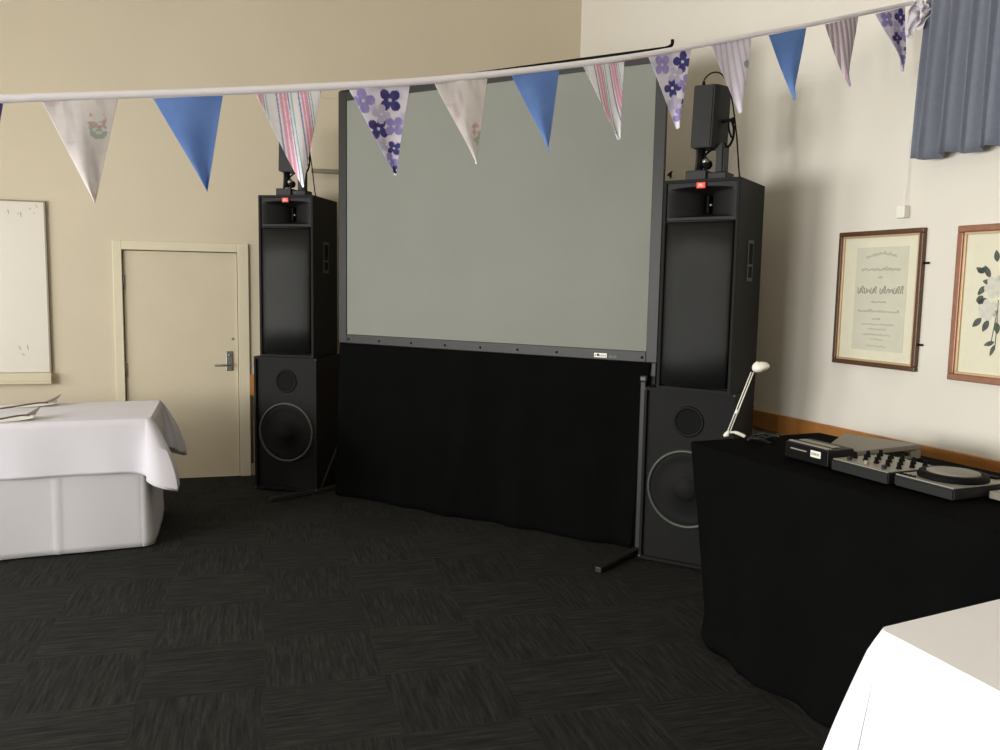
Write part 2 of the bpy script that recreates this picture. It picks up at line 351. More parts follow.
# ------------------------------------------------------------------ loudspeakers
LOGO = YX
def make_top(label):
    W, Wr, Dp, Hh = .46, .43, .50, 1.235
    t = thing('loudspeaker', label, 'loudspeaker', group='tall loudspeakers on bass cabinets')
    bm = NB(); th = .02
    hw, hr = W/2, Wr/2
    # hollow cabinet of panels
    prism(bm, [(-hw, 0), (-hw+th, 0), (-hr+th, Dp-.02), (-hr, Dp)], 0, Hh, .003)
    prism(bm, [(hw-th, 0), (hw, 0), (hr, Dp), (hr-th, Dp-.02)], 0, Hh, .003)
    for z0, z1 in ((0, th), (Hh-th, Hh)): prism(bm, [(-hw+.002, .001), (hw-.002, .001), (hr-.002, Dp-.002), (-hr+.002, Dp-.002)], z0+.001, z1-.001)
    prism(bm, [(-hr, Dp-th), (hr, Dp-th), (hr, Dp), (-hr, Dp)], .001, Hh-.001)
    box(bm, (-hw+th, .04, th), (hw-th, .06, 1.0))
    finish('cabinet', bm, CAB, t)
    # horn
    def hf(u, v):                                    # u around x, v depth 0 mouth .. 1 throat
        return None
    mw, mh, tw, tH = .405, .165, .03, .10; zc = 1.10
    bm = NB()
    rings = []
    for k in range(9):
        v = k/8; e = (1-v)**2.2
        w = tw+(mw-tw)*e; hh = tH+(mh-tH)*(1-v)**1.3; y = .012+.17*v
        ring = []
        N = 8
        for i in range(N): ring.append((-w/2+w*i/N, y, zc-hh/2))
        for i in range(N): ring.append((w/2, y, zc-hh/2+hh*i/N))
        for i in range(N): ring.append((w/2-w*i/N, y, zc+hh/2+ (.012*math.sin(math.pi*i/N)*(1-v))))
        for i in range(N): ring.append((-w/2, y, zc+hh/2-hh*i/N))
        rings.append([bm.verts.new(p) for p in ring])
    for a, b in zip(rings, rings[1:]):
        for i in range(len(a)):
            q = bm.faces.new((a[i], a[(i+1) % len(a)], b[(i+1) % len(a)], b[i])); q.smooth = True
    bm.faces.new(rings[-1])
    # surround of the mouth
    rim = [bm.verts.new((x, .012, z)) for x, z in ((-hw+th, .995), (hw-th, .995), (hw-th, Hh-th), (-hw+th, Hh-th))]
    a = rings[0]
    bm.faces.new([rim[0], rim[1]]+[a[8], ]+[a[i] for i in range(7, -1, -1)])
    bm.faces.new([rim[1], rim[2]]+[a[i] for i in range(16, 7, -1)])
    bm.faces.new([rim[2], rim[3]]+[a[i] for i in range(24, 15, -1)])
    bm.faces.new([rim[3], rim[0], a[0]]+[a[i] for i in range(31, 23, -1)])
    finish('horn', bm, HORN, t)
    bm = NB(); box(bm, (-.008, .12, zc-.05), (.008, .18, zc+.05), .003); finish('horn_vane', bm, BLK, t)
    bm = NB(); lathe(bm, [(0, .012), (.009, .008), (.012, 0), (0, 0)], face_y(.02, .125, zc-.005), 14); finish('throat_dot', bm, STEEL, t)  # small steel dot in the horn throat
    # bulging perforated grille
    bm = NB()
    gw = W/2-th-.003
    def gf(u, v):
        x = -gw+2*gw*u; a = (2*u-1)
        e = min(1, (1-abs(a))/.1); y = .012-.05*(1-a*a)**.7
        return Vector((x, y, th+.01+v*.955))
    grid(bm, gf, 28, 4)
    g = finish('grille', bm, GRILL, t, True); solid(g, .004)
    bm = NB()
    def lip(u, v):
        x = -gw+2*gw*u; a = 2*u-1; return Vector((x, .012-.052*(1-a*a)**.7, .985+v*.012))
    tube(bm, [lip(i/24, .5) for i in range(25)], .007, 8); finish('grille_lip', bm, HORN, t)
    bm = NB(); box(bm, (-.027, -.004, 1.18), (.027, .012, 1.215), .003); b = finish('badge', bm, RED, t); 
    bm = text_bm('JBL', .022, Matrix.Translation((0, -.0045, 1.198)) @ YX, .0006); lt = finish('badge_lettering', bm, WHT, b); lt['label'] = 'pale lettering on red badge'; b['label'] = 'small red badge'
    # side handle plate
    for sx in (1,):
        bm = NB()
        ang = math.atan2(hw-hr, Dp)
        yy = .25; xx = hw-(hw-hr)*yy/Dp
        M = Matrix.Translation((xx, yy, .775)) @ Matrix.Rotation(ang, 4, 'Z')
        box(bm, (-.004, -.055, -.12), (.006, .055, .12), .003, M); hnd = finish('handle_plate', bm, HPL, t)
        bm = NB(); box(bm, (.004, -.038, -.02), (.0075, .038, .10), .001, M); box(bm, (.004, -.034, -.10), (.0075, .034, -.035), .001, M)
        finish('handle_recess', bm, BLK, hnd)
    return t
HPL = mat('handle_plastic', srgb(62, 62, 58), .45)
GRILL = mat('perforated_black_grille', srgb(36, 37, 36), .34, .45, noise=.2, nscale=400, bump=.5, bscale=900)
def make_sub(label):
    W, Dp, Hh = .56, .46, 1.10; hw = W/2; th = .02
    t = thing('bass_cabinet', label, 'loudspeaker', group='floor-standing bass cabinets')
    bm = NB()
    box(bm, (-hw, 0, .012), (-hw+th, Dp, Hh), .004); box(bm, (hw-th, 0, .012), (hw, Dp, Hh), .004)
    box(bm, (-hw+th-.003, .002, .014), (hw-th+.003, Dp, .034)); box(bm, (-hw+th-.003, .002, Hh-th), (hw-th+.003, Dp-.002, Hh-.002))
    box(bm, (-hw+.01, Dp-.02, .02), (hw-.01, Dp-.002, Hh-.01))
    box(bm, (-hw+th-.003, .02, .03), (hw-th+.003, .04, Hh-th+.002))
    finish('cabinet', bm, CAB, t)
    zc = .49; r = .235
    bm = NB(); lathe(bm, [(r-.012, 0), (r-.012, .012), (r, .018), (r+.008, .012), (r+.01, 0)], face_y(0, .02, zc), 56); k = finish('woofer_ring', bm, RING, t)
    k['label'] = 'grey metal ring around the woofer'
    bm = NB(); lathe(bm, [(r-.012, .006), (r-.03, .012), (r-.05, .004), (r-.08, -.02+.03), (.08, .004), (.075, .008), (.05, .018), (0, .024)], face_y(0, .02, zc), 56); finish('woofer_cone', bm, RUB, t)
    bm = NB(); lathe(bm, [(.075, 0), (.08, .008), (.092, .008), (.096, 0)], face_y(0, .02, .905), 40); finish('port_ring', bm, CAB, t)
    bm = NB(); lathe(bm, [(.075, .003), (.05, .002), (0, .002)], face_y(0, .02, .905), 40); finish('port', bm, BLK, t)
    for sx in (-1, 1):
        for sz in (0, 1):
            bm = NB(); x0 = sx*(hw-.018); z0 = .03 if not sz else Hh-.018
            bmesh.ops.create_uvsphere(bm, u_segments=12, v_segments=8, radius=.011, matrix=Matrix.Translation((x0+sx*.011, .006, z0+ (.004 if sz else 0))))
            finish('corner_cap', bm, RING, t, True)
    for sx in (-1, 1):
        for y in (.05, Dp-.05):
            bm = NB(); lathe(bm, [(0, 0), (.02, 0), (.022, .014), (0, .014)], Matrix.Translation((sx*(hw-.06), y, 0)), 14); finish('foot', bm, BLK, t)
    return t
def make_light(label):
    t = thing('stage_light', label, 'stage light', group='moving stage lights on the loudspeakers')
    bm = NB(); box(bm, (-.135, -.02, 0), (-.005, .10, .062), .005); box(bm, (-.01, 0, 0), (.115, .14, .05), .008); finish('base', bm, PLAS, t)
    # yoke of two arms
    def arm(x0, x1, y0, y1):
        b = NB(); box(b, (x0, y0, .045), (x1, y1, .26), .006); return b
    bm = NB(); tube(bm, curve([(-.095, .05, .055), (-.09, .05, .12), (-.088, .05, .16), (-.09, .05, .20)], 5), .011, 8)
    finish('yoke_arm', bm, PLAS, t)
    bm = NB(); prism(bm, [(.035, .02), (.085, .02), (.085, .12), (.035, .12)], .045, .22, .01); finish('yoke_arm', bm, PLAS, t)
    bm = NB(); tube(bm, [(-.07, .05, .075), (-.06, .05, .20)], .02, 10); tube(bm, curve([(-.04, .03, .06), (0, .02, .1), (-.03, .02, .15), (.02, .04, .2)], 5), .007, 8)
    bmesh.ops.create_uvsphere(bm, u_segments=14, v_segments=10, radius=.03, matrix=Matrix.Translation((-.02, .04, .10)))
    finish('tilt_motor', bm, BLK, t)
    bm = NB(); lathe(bm, [(0, .03), (.016, .024), (.022, .01), (.022, 0), (0, 0)], face_y(-.02, .015, .115), 16); finish('lens', bm, STEEL, t)
    # body, leaning a little
    Mb = Matrix.Translation((-.005, .05, .195)) @ Matrix.Rotation(math.radians(1.5), 4, 'Y')
    bm = NB(); prism(bm, [(-.105, -.075), (.02, -.075), (.045, -.055), (.08, .05), (.07, .085), (-.09, .085), (-.105, .07)], 0, .365, .006, Mb); body = finish('lamp_housing', bm, PLAS, t)
    # hanging bracket with clamp knob
    bm = NB(); tube(bm, curve([(.07, .05, .22), (.10, .05, .20), (.125, .05, .24), (.13, .05, .30), (.115, .05, .35)], 5), .008, 8)
    tube(bm, [(.06, .05, .35), (.125, .05, .355)], .011, 8); tube(bm, curve([(.095, .05, .35), (.10, .05, .30), (.118, .05, .25)], 4), .006, 8)
    lathe(bm, [(0, 0), (.018, 0), (.02, .012), (0, .02)], Matrix.Translation((.118, .05, .35)) @ Matrix.Rotation(math.radians(90), 4, 'Y'), 12)
    finish('hanging_bracket', bm, BLK, t)
    bm = NB(); tube(bm, curve([(-.05, 0, .56), (-.045, 0, .60), (0, .0, .63), (.05, .01, .62), (.09, .03, .56), (.12, .04, .44), (.15, .05, .25), (.17, .06, .05), (.175, .08, .006)], 8), .0045, 8)
    lathe(bm, [(0, .03), (.008, .028), (.012, 0)], Matrix.Translation((-.05, 0, .557)), 12)
    finish('power_cable', bm, BLK, t)
    return t
def copytree(o, p=None):
    c = o.copy(); C.objects.link(c); c.parent = p
    for ch in list(o.children): copytree(ch, c)
    return c
def put(o, xy, rz, z=0): o.location = (xy[0], xy[1], z); o.rotation_euler = (0, 0, rz)
# right stack
aS = math.radians(-30); aT = math.radians(-34)
sub = make_sub('black bass cabinet with round woofer beside the black DJ desk, lower box of right stack')
A = fl(638, 560); dS = Vector((math.cos(aS), math.sin(aS), 0)); put(sub, A+dS*.28, aS)
bp_ = pl(666, 181, (.968, 5.092), (.823, -.568)); bq_ = pl(736, 183, (.968, 5.092), (.823, -.568))
top = make_top('tall black loudspeaker with red badge standing between the screen and framed certificate')
TB = pl(660, 384, (.968, 5.03), (.823, -.568)); dT = Vector((math.cos(aT), math.sin(aT), 0))
TB.z = 0; put(top, TB+dT*.205, aT, 1.10)
HT = 1.235
lt_ = make_light('black stage light on the right loudspeaker with cable looping over its top')
lc = TB+dT*.205+Vector((-dT.y, dT.x, 0))*.10; put(lt_, lc, aT, 1.10+HT); lt_.scale = (.97, .97, .97)
# left stack
aS2 = math.radians(-10.5); dL2 = Vector((math.cos(aS2), math.sin(aS2), 0)); nL2 = Vector((-dL2.y, dL2.x, 0))
sub2 = copytree(sub); sub2['label'] = 'black bass cabinet with round woofer on the floor by the cream door'
A2 = fl(255, 490); put(sub2, A2+dL2*.28, aS2); sub2.scale = (.96, 1.18, 1)
A2c = A2+dL2*.27; sub2.location = A2c
top2 = copytree(top); top2['label'] = 'tall black loudspeaker with red badge nearest the cream door'
put(top2, A2c+nL2*.01+dL2*.012, aS2, 1.10); top2.scale = (1.0, 1.08, 1.035)
lt2 = copytree(lt_); lt2['label'] = 'black stage light on the left loudspeaker, mostly hidden behind a striped flag'
put(lt2, A2c+nL2*.10+dL2*.03, aS2, 1.10+HT*1.035)
# ------------------------------------------------------------------ projection screen
PS = Vector((-1.284, 6.678, 0)); QS = Vector((.883, 5.41, 0)); DS = (QS-PS).normalized(); NS = Vector((DS.y, -DS.x, 0))
TLp = pl(341, 90, PS, DS); TRp = pl(667, 45, PS, DS)
x0s = (pl(341, 200, PS, DS)-PS).dot(DS); x1s = (pl(666.5, 150, PS, DS)-PS).dot(DS)
zt, zb_ = 3.165, 1.23
scr = thing('projection_screen', 'large grey portable projection screen in dark frame with black cloth skirt below', 'projection screen', PS, math.atan2(DS.y, DS.x))
# local x along, -y to the room
bw = .075
loc(lambda b: (box(b, (x0s, -.03, zb_), (x0s+bw, .0, zt), .004), box(b, (x1s-bw, -.03, zb_), (x1s, 0, zt), .004), box(b, (x0s+bw, -.029, zt-.075), (x1s-bw, 0, zt), .004), box(b, (x0s+bw, -.029, zb_), (x1s-bw, 0, zb_+.07), .004)), 'frame', FRM, scr)
loc(lambda b: box(b, (x0s+bw-.005, -.018, zb_+.065), (x1s-bw+.005, -.012, zt-.07)), 'projection_surface', SCRN, scr)
for i in range(9):
    loc(lambda b: lathe(b, [(0, .006), (.008, .004), (.009, 0)], face_y(x0s+.1+(x1s-x0s-.2)*i/8, -.029, zb_+.03), 10), 'snap_stud', BLK, scr)
def hook(b):
    tube(b, curve([(x0s+.02, -.02, zt-.004), (x0s+1.3, -.02, zt+.002), (x1s-.1, -.02, zt+.004), (x1s-.02, -.02, zt+.006), (x1s+.015, -.02, zt+.02), (x1s+.018, -.02, zt+.05)], 6), .011, 8)
loc(hook, 'top_rail', BLK, scr)
lx = (pl(603, 355, PS, DS)-PS).dot(DS); lz = pl(603, 355, PS, DS).z
w = loc(lambda b: box(b, (lx-.05, -.032, lz-.014), (lx+.04, -.029, lz+.014)), 'maker_label', WHT, scr)
def bars(b):
    for i, (a, c) in enumerate(((.055, .07), (.075, .085), (.09, .105), (.11, .115))): box(b, (lx+a, -.031, lz-.012), (lx+c, -.029, lz+.004))
loc(bars, 'label_print', RING, scr)
def mid(b):
    for i in range(6): box(b, (lx-.045+i*.014, -.0328, lz-.008), (lx-.045+i*.014+.008, -.032, lz+.006))
loc(mid, 'label_print', INK, w)
# posts down to the floor
post_r = fl(638, 552); lr = (post_r-PS)
xr = lr.dot(DS); yr = -lr.dot(NS)
loc(lambda b: (box(b, (xr-.018, yr-.02, .02), (xr+.018, yr+.02, 1.115), .006),), 'post', FRM, scr)
loc(lambda b: box(b, (xr-.022, yr-.024, 1.115), (xr+.022, yr+.024, 1.15), .008), 'post_joint', RING, scr)
loc(lambda b: (box(b, (x1s-.05, -.028, .9), (x1s-.005, -.002, zb_), .004),), 'post', FRM, scr)
loc(lambda b: (box(b, (x0s+.005, -.028, .02), (x0s+.045, -.002, zb_), .004),), 'post', FRM, scr)
def lp(v): d = v-PS; return Vector((d.dot(DS), -d.dot(NS), v.z))
def bar(a, c, r, name, z):
    a = lp(fl(a[0], a[1], z)); c = lp(fl(c[0], c[1], z))
    def fn(b):
        d = (c-a); L = d.length; M = Matrix.Translation(a) @ d.to_track_quat('X', 'Z').to_matrix().to_4x4()
        box(b, (0, -r, -r*.8), (L, r, r*.8), .006, M)
    return loc(fn, name, FRM, scr)
bar((270, 500), (345, 485), .022, 'foot_bar', .02); bar((598, 570), (641, 548), .022, 'foot_bar', .02)
# braces
a = lp(fl(321, 488, .035)); d_ = pl(341, 437, fl(345, 485)[:], DS); c = lp(d_)
loc(lambda b: tube(b, [a, c], .010, 8), 'brace', FRM, scr)
# skirt with soft folds
def sk(u, v):
    xa = x0s+.02; xb = x1s-.035-.10*(1-v)*0
    x = xa+(xb-xa)*u - .075*(1-v)*max(0, u-.9)/.1
    fold = .018*math.sin(u*23+2*math.sin(u*9)) + .010*math.sin(u*51+1.3)
    dg = math.exp(-((u-.42-.08*v)/.03)**2)*.04
    return Vector((x, -.035-.03*(1-v)-abs(1-v)**.6*(fold+.02)*.9-dg*(1-v), .012+v*(zb_-.012)))
bm = NB(); grid(bm, sk, 130, 24); k = finish('skirt', bm, BLKCL, scr, True); solid(k, .004); k['label'] = 'black cloth skirt hanging to the floor'
# ------------------------------------------------------------------ cloths
def cloth(name, corners, z, drops, flare, m, label, cat='tablecloth', tips=0, tipout=0, tipw=.12, rad=.03, folds=.012, ff=9, creases=(), group=None, seed=0, nv=22, sag=None, cornerout=None):
    rnd = random.Random(seed); ph = [rnd.uniform(0, 6) for _ in range(4)]
    n = len(corners); cs = [Vector((c[0], c[1], 0)) for c in corners]; per = []
    ctr = sum(cs, Vector())/n
    for i in range(n):                                # corners counter-clockwise
        a = cs[i]; b = cs[(i+1) % n]; p = cs[i-1]
        e = (b-a); L = e.length; e.normalize(); nrm = Vector((e.y, -e.x, 0))
        ep = (a-p).normalized(); npv = Vector((ep.y, -ep.x, 0))
        inn = a - (npv+nrm).normalized()*rad*1.3
        for k in range(7):
            t = k/6; d = npv.lerp(nrm, t).normalized(); per.append((inn+d*rad*1.0, d, i, 0, 1-abs(2*t-1)*.58, L))
        ns = max(8, int(L/.02))
        for k in range(1, ns):
            t = k/ns; s = L*t; w = max(math.exp(-s/tipw), math.exp(-(L-s)/tipw))*.42
            per.append((a+e*s, nrm, i, s, w, L))
    bm = NB(); rows = []; acc = 0; prev = per[0][0]
    lens = []
    for p in per: acc += (p[0]-prev).length; prev = p[0]; lens.append(acc)
    tot = acc+(per[0][0]-prev).length
    for (p, d, i, s, w, L), l in zip(per, lens):
        dr = drops[i]+tips*w
        u = 2*math.pi*l/tot; q = round(tot*ff/6.283)
        fo = folds*(math.sin(u*q+ph[0]+1.5*math.sin(3*u+ph[1]))+.5*math.sin(u*round(q*1.9)+ph[2]))
        col = []
        for k in range(nv+1):
            v = k/nv
            out = flare*v + fo*v**.8 + tipout*w*math.sin(v*math.pi/2) + (cornerout or 0)*w*v
            dz = dr*v
            if v < .08: r = .012*(v/.08)
            else: r = .012
            for ci, cp, cw, ca in creases:
                if ci == i: out += ca*math.exp(-((s-cp)/cw)**2)*min(1, v*5)
            col.append(bm.verts.new((p.x+d.x*(out+r), p.y+d.y*(out+r), max(.006, z-dz-(0 if k else 0)))))
        rows.append(col)
    N = len(rows)
    for a in range(N):
        for k in range(nv):
            q = bm.faces.new((rows[a][k], rows[(a+1) % N][k], rows[(a+1) % N][k+1], rows[a][k+1])); q.smooth = True
    bm.faces.new([r[0] for r in rows]); bm.faces.ensure_lookup_table()
    o = finish(name, bm, m, None, False); 
    for q in o.data.polygons: q.use_smooth = True
    o.data.set_sharp_from_angle(angle=math.radians(50))
    solid(o, .003, 1); return tag(o, label, cat, group)
def table(corners, z, label, inset=.02):
    ctr = sum((Vector(c[:2]+(0,)) if isinstance(c, tuple) else Vector((c[0], c[1], 0)) for c in corners), Vector())/4
    cs = [Vector((c[0], c[1], 0)) for c in corners]
    t = thing('folding_table', label, 'table', ctr)
    ins = [ctr*0+(c-ctr)*(1-inset/((c-ctr).length)*1.0) for c in cs]
    bm = NB(); prism(bm, ins, z-.035, z-.006, .004); finish('tabletop', bm, WHT, t)
    for c in ins:
        p = c*.86; bm = NB(); tube(bm, [(p.x, p.y, 0), (p.x, p.y, z-.034)], .014, 10); finish('leg', bm, FRM, t)
# left table
zl = .825
fr_ = fl(150, 418.5, zl); br_ = fl(160, 400.5, zl); f0 = fl(0, 424.5, zl)
e = (fr_-f0).normalized(); nn = Vector((-e.y, e.x, 0)); dep = max(.62, (br_-fr_).dot(nn))
LFT = fr_-e*2.0
cornL = [LFT, fr_, br_, br_-e*2.0]
cxy = [(c.x, c.y) for c in cornL]
uc = fl(57, 559, .0); sU = (uc-LFT).dot(e); oc = pl(82, 440, fr_, e); sO = (oc-LFT).dot(e)
cxu = [(c.x, c.y) for c in (LFT, fr_-e*.035, br_-e*.035, br_-e*2.0)]
cloth('tablecloth', cxu, zl-.008, [zl-.02]*4, .035, LINEN2, 'long white tablecloth reaching the carpet under the shorter cloth, left table', folds=.006, ff=5, creases=((0, sU, .006, .014),), seed=3, tipw=.05)
cloth('overlay_cloth', cxy, zl, [.325]*4, .03, LINEN, 'shorter white cloth with hanging corners on top of the left table', 'tablecloth', tips=.12, tipout=.19, tipw=.045, folds=.012, ff=6, creases=((0, sO, .005, .012),), seed=5)
# right foreground table
zrT = .76
ra = fl(880, 629, zrT); rb = fl(1000, 600, zrT); rc = fl(1000, 692, zrT)
e1 = (rb-ra).normalized(); e2 = (rc-ra).normalized()
cornR = [ra, ra+e2*.8, ra+e2*.8+e1*1.1, ra+e1*1.1]
cornR = [(c.x, c.y) for c in cornR]
cloth('tablecloth', cornR, zrT, [.735]*4, .06, LINEB, 'white tablecloth on the foreground table beside the black desk', tips=.02, tipout=.12, tipw=.12, folds=.02, ff=5, seed=11)
# black DJ desk: cloth draped over a table
zd = .93
dA = fl(690, 441.5, zd); de = DR.copy(); dn = -NR
def dk(a, b, z=0): q = dA+de*a+dn*b; return Vector((q.x, q.y, z))
DD, DLn = .86, 1.75
TL_ = curve([dk(0, DD), dk(0, DD*.6), dk(0, .3), dk(0, .1), dk(.004, .012), dk(.02, 0), dk(.12, 0), dk(.4, 0), dk(.7, 0), dk(1.0, 0), dk(1.3, 0), dk(1.5, 0), dk(DLn-.02, 0), dk(DLn, .02), dk(DLn, .3), dk(DLn, DD)], 10)
HM_ = curve([dk(.17, DD), dk(.18, DD*.6), dk(.20, .3), dk(.215, .12), dk(.235, .03), dk(.26, -.02), dk(.34, -.08), dk(.55, -.135), dk(.72, -.15), dk(.96, -.13), dk(1.2, -.11), dk(1.46, -.05), dk(DLn-.01, -.02), dk(DLn+.02, .0), dk(DLn+.03, .3), dk(DLn+.02, DD)], 10)
M_inv = RW.inverted()
bm = NB(); nv = 30; rows = []; NT = len(TL_)
for i, (a, c) in enumerate(zip(TL_, HM_)):
    u = i/NT; col = []
    side = (TL_[min(i+1, NT-1)]-TL_[max(i-1, 0)]).normalized(); out = Vector((side.y, -side.x, 0))
    for k in range(nv+1):
        v = k/nv
        wob = (.016*math.sin(u*40+1.2*math.sin(u*11))+.008*math.sin(u*90+2))*v
        p = a.lerp(c, v**1.15); z = zd*(1-v)
        bunch = .05*math.exp(-((u-.42)/.06)**2)*math.exp(-((v-.93)/.06)**2)
        col.append(bm.verts.new((p.x+out.x*(wob+bunch), p.y+out.y*(wob+bunch), max(.006, z))))
    rows.append(col)
for a, c in zip(rows, rows[1:]):
    for k in range(nv):
        q = bm.faces.new((a[k], c[k], c[k+1], a[k+1])); q.smooth = True
bm.faces.new([r[0] for r in rows])
o = finish('desk_cloth', bm, BLKCL)
solid(o, .003, -1)
tag(o, 'black cloth draped to the floor over the desk with DJ equipment', 'cloth')
# ------------------------------------------------------------------ equipment on the desk
ad = math.atan2(de.y, de.x)
def eqbox(name, label, cat, px, py, z, dxy, **kw):
    return None
EQ = zd+.005
def eqthing(name, label, cat, a, b):
    p = dk(a, b); return thing(name, label, cat, (p.x, p.y, EQ), ad)
pl_ = eqthing('media_player', 'black media player with small white front sticker, on the desk nearest the loudspeakers', 'media player', .485, .18)
PW, PD = .26, .15
loc(lambda b: box(b, (0, 0, .004), (PW, PD, .078), .004), 'casing', PLAS, pl_)
loc(lambda b: (box(b, (.004, -.006, .008), (PW-.004, 0, .074), .002)), 'front_panel', BLK, pl_)
k = loc(lambda b: box(b, (.165, -.0085, .034), (.225, -.006, .064), .001), 'label_sticker', WHT, pl_); k['label'] = 'white sticker'
loc(lambda b: [box(b, (.171+i*.008, -.0092, .043), (.176+i*.008, -.0085, .055)) for i in range(6)], 'sticker_print', INK, k)
loc(lambda b: box(b, (.04, -.0085, .048), (.14, -.006, .054), .001), 'disc_slot', SILV, pl_)
loc(lambda b: box(b, (.008, .008, .078), (PW-.008, .03, .083), .002), 'top_trim', SILV, pl_)
loc(lambda b: box(b, (.02, .06, .078), (PW-.03, .10, .083), .002), 'top_trim', SILV, pl_)
for x in (.03, PW-.03):
    for y in (.03, PD-.03): loc(lambda b: lathe(b, [(0, 0), (.012, 0), (.012, .005), (0, .005)], Matrix.Translation((x, y, 0)), 10), 'foot', BLK, pl_)
# small cable heap beside it
p1 = [fl(x, y, EQ+.012) for x, y in ((748, 439), (756, 437), (764, 438), (772, 437), (778, 439), (770, 441), (760, 440), (752, 441), (758, 443), (770, 443))]
bm = NB(); tube(bm, curve([Vector((q.x, q.y, EQ+.010+.012*(i % 3))) for i, q in enumerate(p1)], 6), .007, 8)
tag(finish('cable', bm, PLAS), 'black cable coiled on the desk end next to the white lamp', 'cable')
# mixer
mx = eqthing('dj_mixer', 'silver and black DJ mixer with rows of upright knobs, in the middle of the desk', 'mixer', .775, .17)
Mt = Matrix.Rotation(math.radians(5), 4, 'X')
loc(lambda b: prism(b, [(0, 0), (.30, 0), (.30, .30), (0, .30)], .003, .048, .004), 'casing', PLAS, mx)
loc(lambda b: box(b, (.006, .004, .048), (.294, .296, .052), .001), 'face_plate', SILV, mx)
rk = random.Random(2)
for i in range(5):
    for j in range(3):
        x = .035+i*.057; y = .10+j*.075
        bm = NB(); lathe(bm, [(.011, 0), (.012, .004), (.009, .008), (.008, .026), (0, .028)], Matrix.Translation((x, y, .052)), 12); finish('knob', bm, BLK, mx)
for i in range(3):
    x = .06+i*.09
    bm = NB(); box(bm, (x-.008, .035, .052), (x+.008, .05, .068), .002); finish('fader', bm, PLAS if i != 1 else SILV, mx)
# CD deck with jog wheel
cd = eqthing('cd_deck', 'tabletop CD deck with large round jog wheel, beside the mixer on the desk', 'CD deck', 1.085, .19)
loc(lambda b: prism(b, [(0, 0), (.27, 0), (.27, .34), (0, .34)], .003, .045, .006), 'casing', PLAS, cd)
loc(lambda b: box(b, (.005, .004, .045), (.265, .336, .050), .001), 'face_plate', SILV, cd)
jw = loc(lambda b: lathe(b, [(.125, 0), (.128, .006), (.122, .022), (.10, .024), (.096, .020), (0, .020)], Matrix.Translation((.138, .16, .05)), 48), 'jog_wheel', BLK, cd)
k = loc(lambda b: lathe(b, [(.095, .0195), (.095, .026), (.03, .028), (0, .028)], Matrix.Translation((.138, .16, .05)), 48), 'jog_disc', GREYP, jw); k['label'] = 'light grey disc top'
loc(lambda b: box(b, (.05, .295, .05), (.22, .33, .058), .003), 'display', BLK, cd)
for i in range(4): loc(lambda b: box(b, (.012+i*.02, .012, .05), (.026+i*.02, .024, .056), .002), 'button', BLK, cd)
# second deck, at the frame edge
c2 = eqthing('controller', 'thin grey controller at the right edge of the photo on the desk', 'controller', 1.37, .36)
loc(lambda b: box(b, (0, 0, .003), (.26, .22, .032), .004), 'casing', GREYP, c2)
loc(lambda b: box(b, (.02, .02, .032), (.24, .2, .035), .001), 'face_plate', SILV, c2)
# raised grey case at the wall
zc_ = 1.0
q1 = fl(843, 433, zc_); q2 = fl(922, 444.5, zc_); q0 = fl(829, 444, zc_); q3 = fl(857, 451.5, zc_)
ux = (q2-q1); ux.z = 0; Lc = ux.length; ux.normalize(); uy = Vector((-ux.y, ux.x, 0))
if uy.x < 0: uy = -uy
rzc = math.atan2(ux.y, ux.x)
wq = M_inv @ q2
sh = 0
cse = thing('flight_case_lid', 'flat grey equipment lid raised at the back of the desk against the wall', 'equipment case', (q1.x, q1.y, EQ), rzc)
e_n = Vector((-ux.y, ux.x, 0))
def lc2(v): d = v-Vector((q1.x, q1.y, 0)); return Vector((d.dot(ux), d.dot(e_n), 0))
quad = [lc2(q1), lc2(q0), lc2(q3), lc2(q2)]
loc(lambda b: prism(b, quad, zc_-EQ-.022, zc_-EQ, .004), 'lid', GREYP, cse)
for v0, v1 in ((quad[0], quad[1]), (quad[2], quad[3])):
    def sup(b):
        d = (v1-v0).normalized(); n = Vector((-d.y, d.x, 0))*.012
        c0 = sum(quad, Vector())/4
        if (c0-v0).dot(n) < 0: n = -n
        prism(b, [v0+n*.3, v0+n*.3+d*.07, v0+n*1.3+d*.07, v0+n*1.3], 0, zc_-EQ-.027)
        prism(b, [v0+n*.35+d*.05, v1+n*.35-d*.05, v1+n*1.25-d*.05, v0+n*1.25+d*.05], .001, .014)
        prism(b, [v1+n*.3-d*.07, v1+n*.3, v1+n*1.3, v1+n*1.3-d*.07], 0, zc_-EQ-.027)
    loc(sup, 'support', GREYP, cse)
# white lamp
lb = fl(730, 436, EQ+.01); nvw = Vector((-lb.x, -lb.y, 0)).normalized(); rt = Vector((-nvw.y, nvw.x, 0))
if rt.x < 0: rt = -rt
lm = thing('desk_lamp', 'small white lamp with leaning twin-rod arm on the desk corner', 'lamp', (lb.x, lb.y, EQ), math.atan2(rt.y, rt.x))
S = lb.length/f*1.0
def L(px, py, y=0): return Vector(((px-730)*S, y, max(0, (437-py)*S*1.0)))
bm = NB(); tube(bm, [L(724, 437)+Vector((0, 0, .008)), L(727, 434), L(729, 430)], [.006, .014, .008], 10); finish('base', bm, WHT, lm)
bm = NB(); tube(bm, curve([L(730, 431.5), L(735, 431.5), L(741, 433.5), L(744, 435)], 4), [.006]*4+[.009]*5+[.009]*3+[.004], 8); finish('foot', bm, WHT, lm)
for dx in (-1.1, 1.1):
    bm = NB(); tube(bm, [L(729+dx, 430), L(747.5+dx, 373)], .0032, 8); finish('rod', bm, WHT, lm)
bm = NB(); tube(bm, [L(734.6, 413.5), L(736, 409.5)], .010, 10); finish('clamp', bm, WHT, lm)
bm = NB()
hd = L(755, 368.5); Mh = Matrix.Translation(hd) @ Matrix.Rotation(math.radians(-27), 4, 'Y')
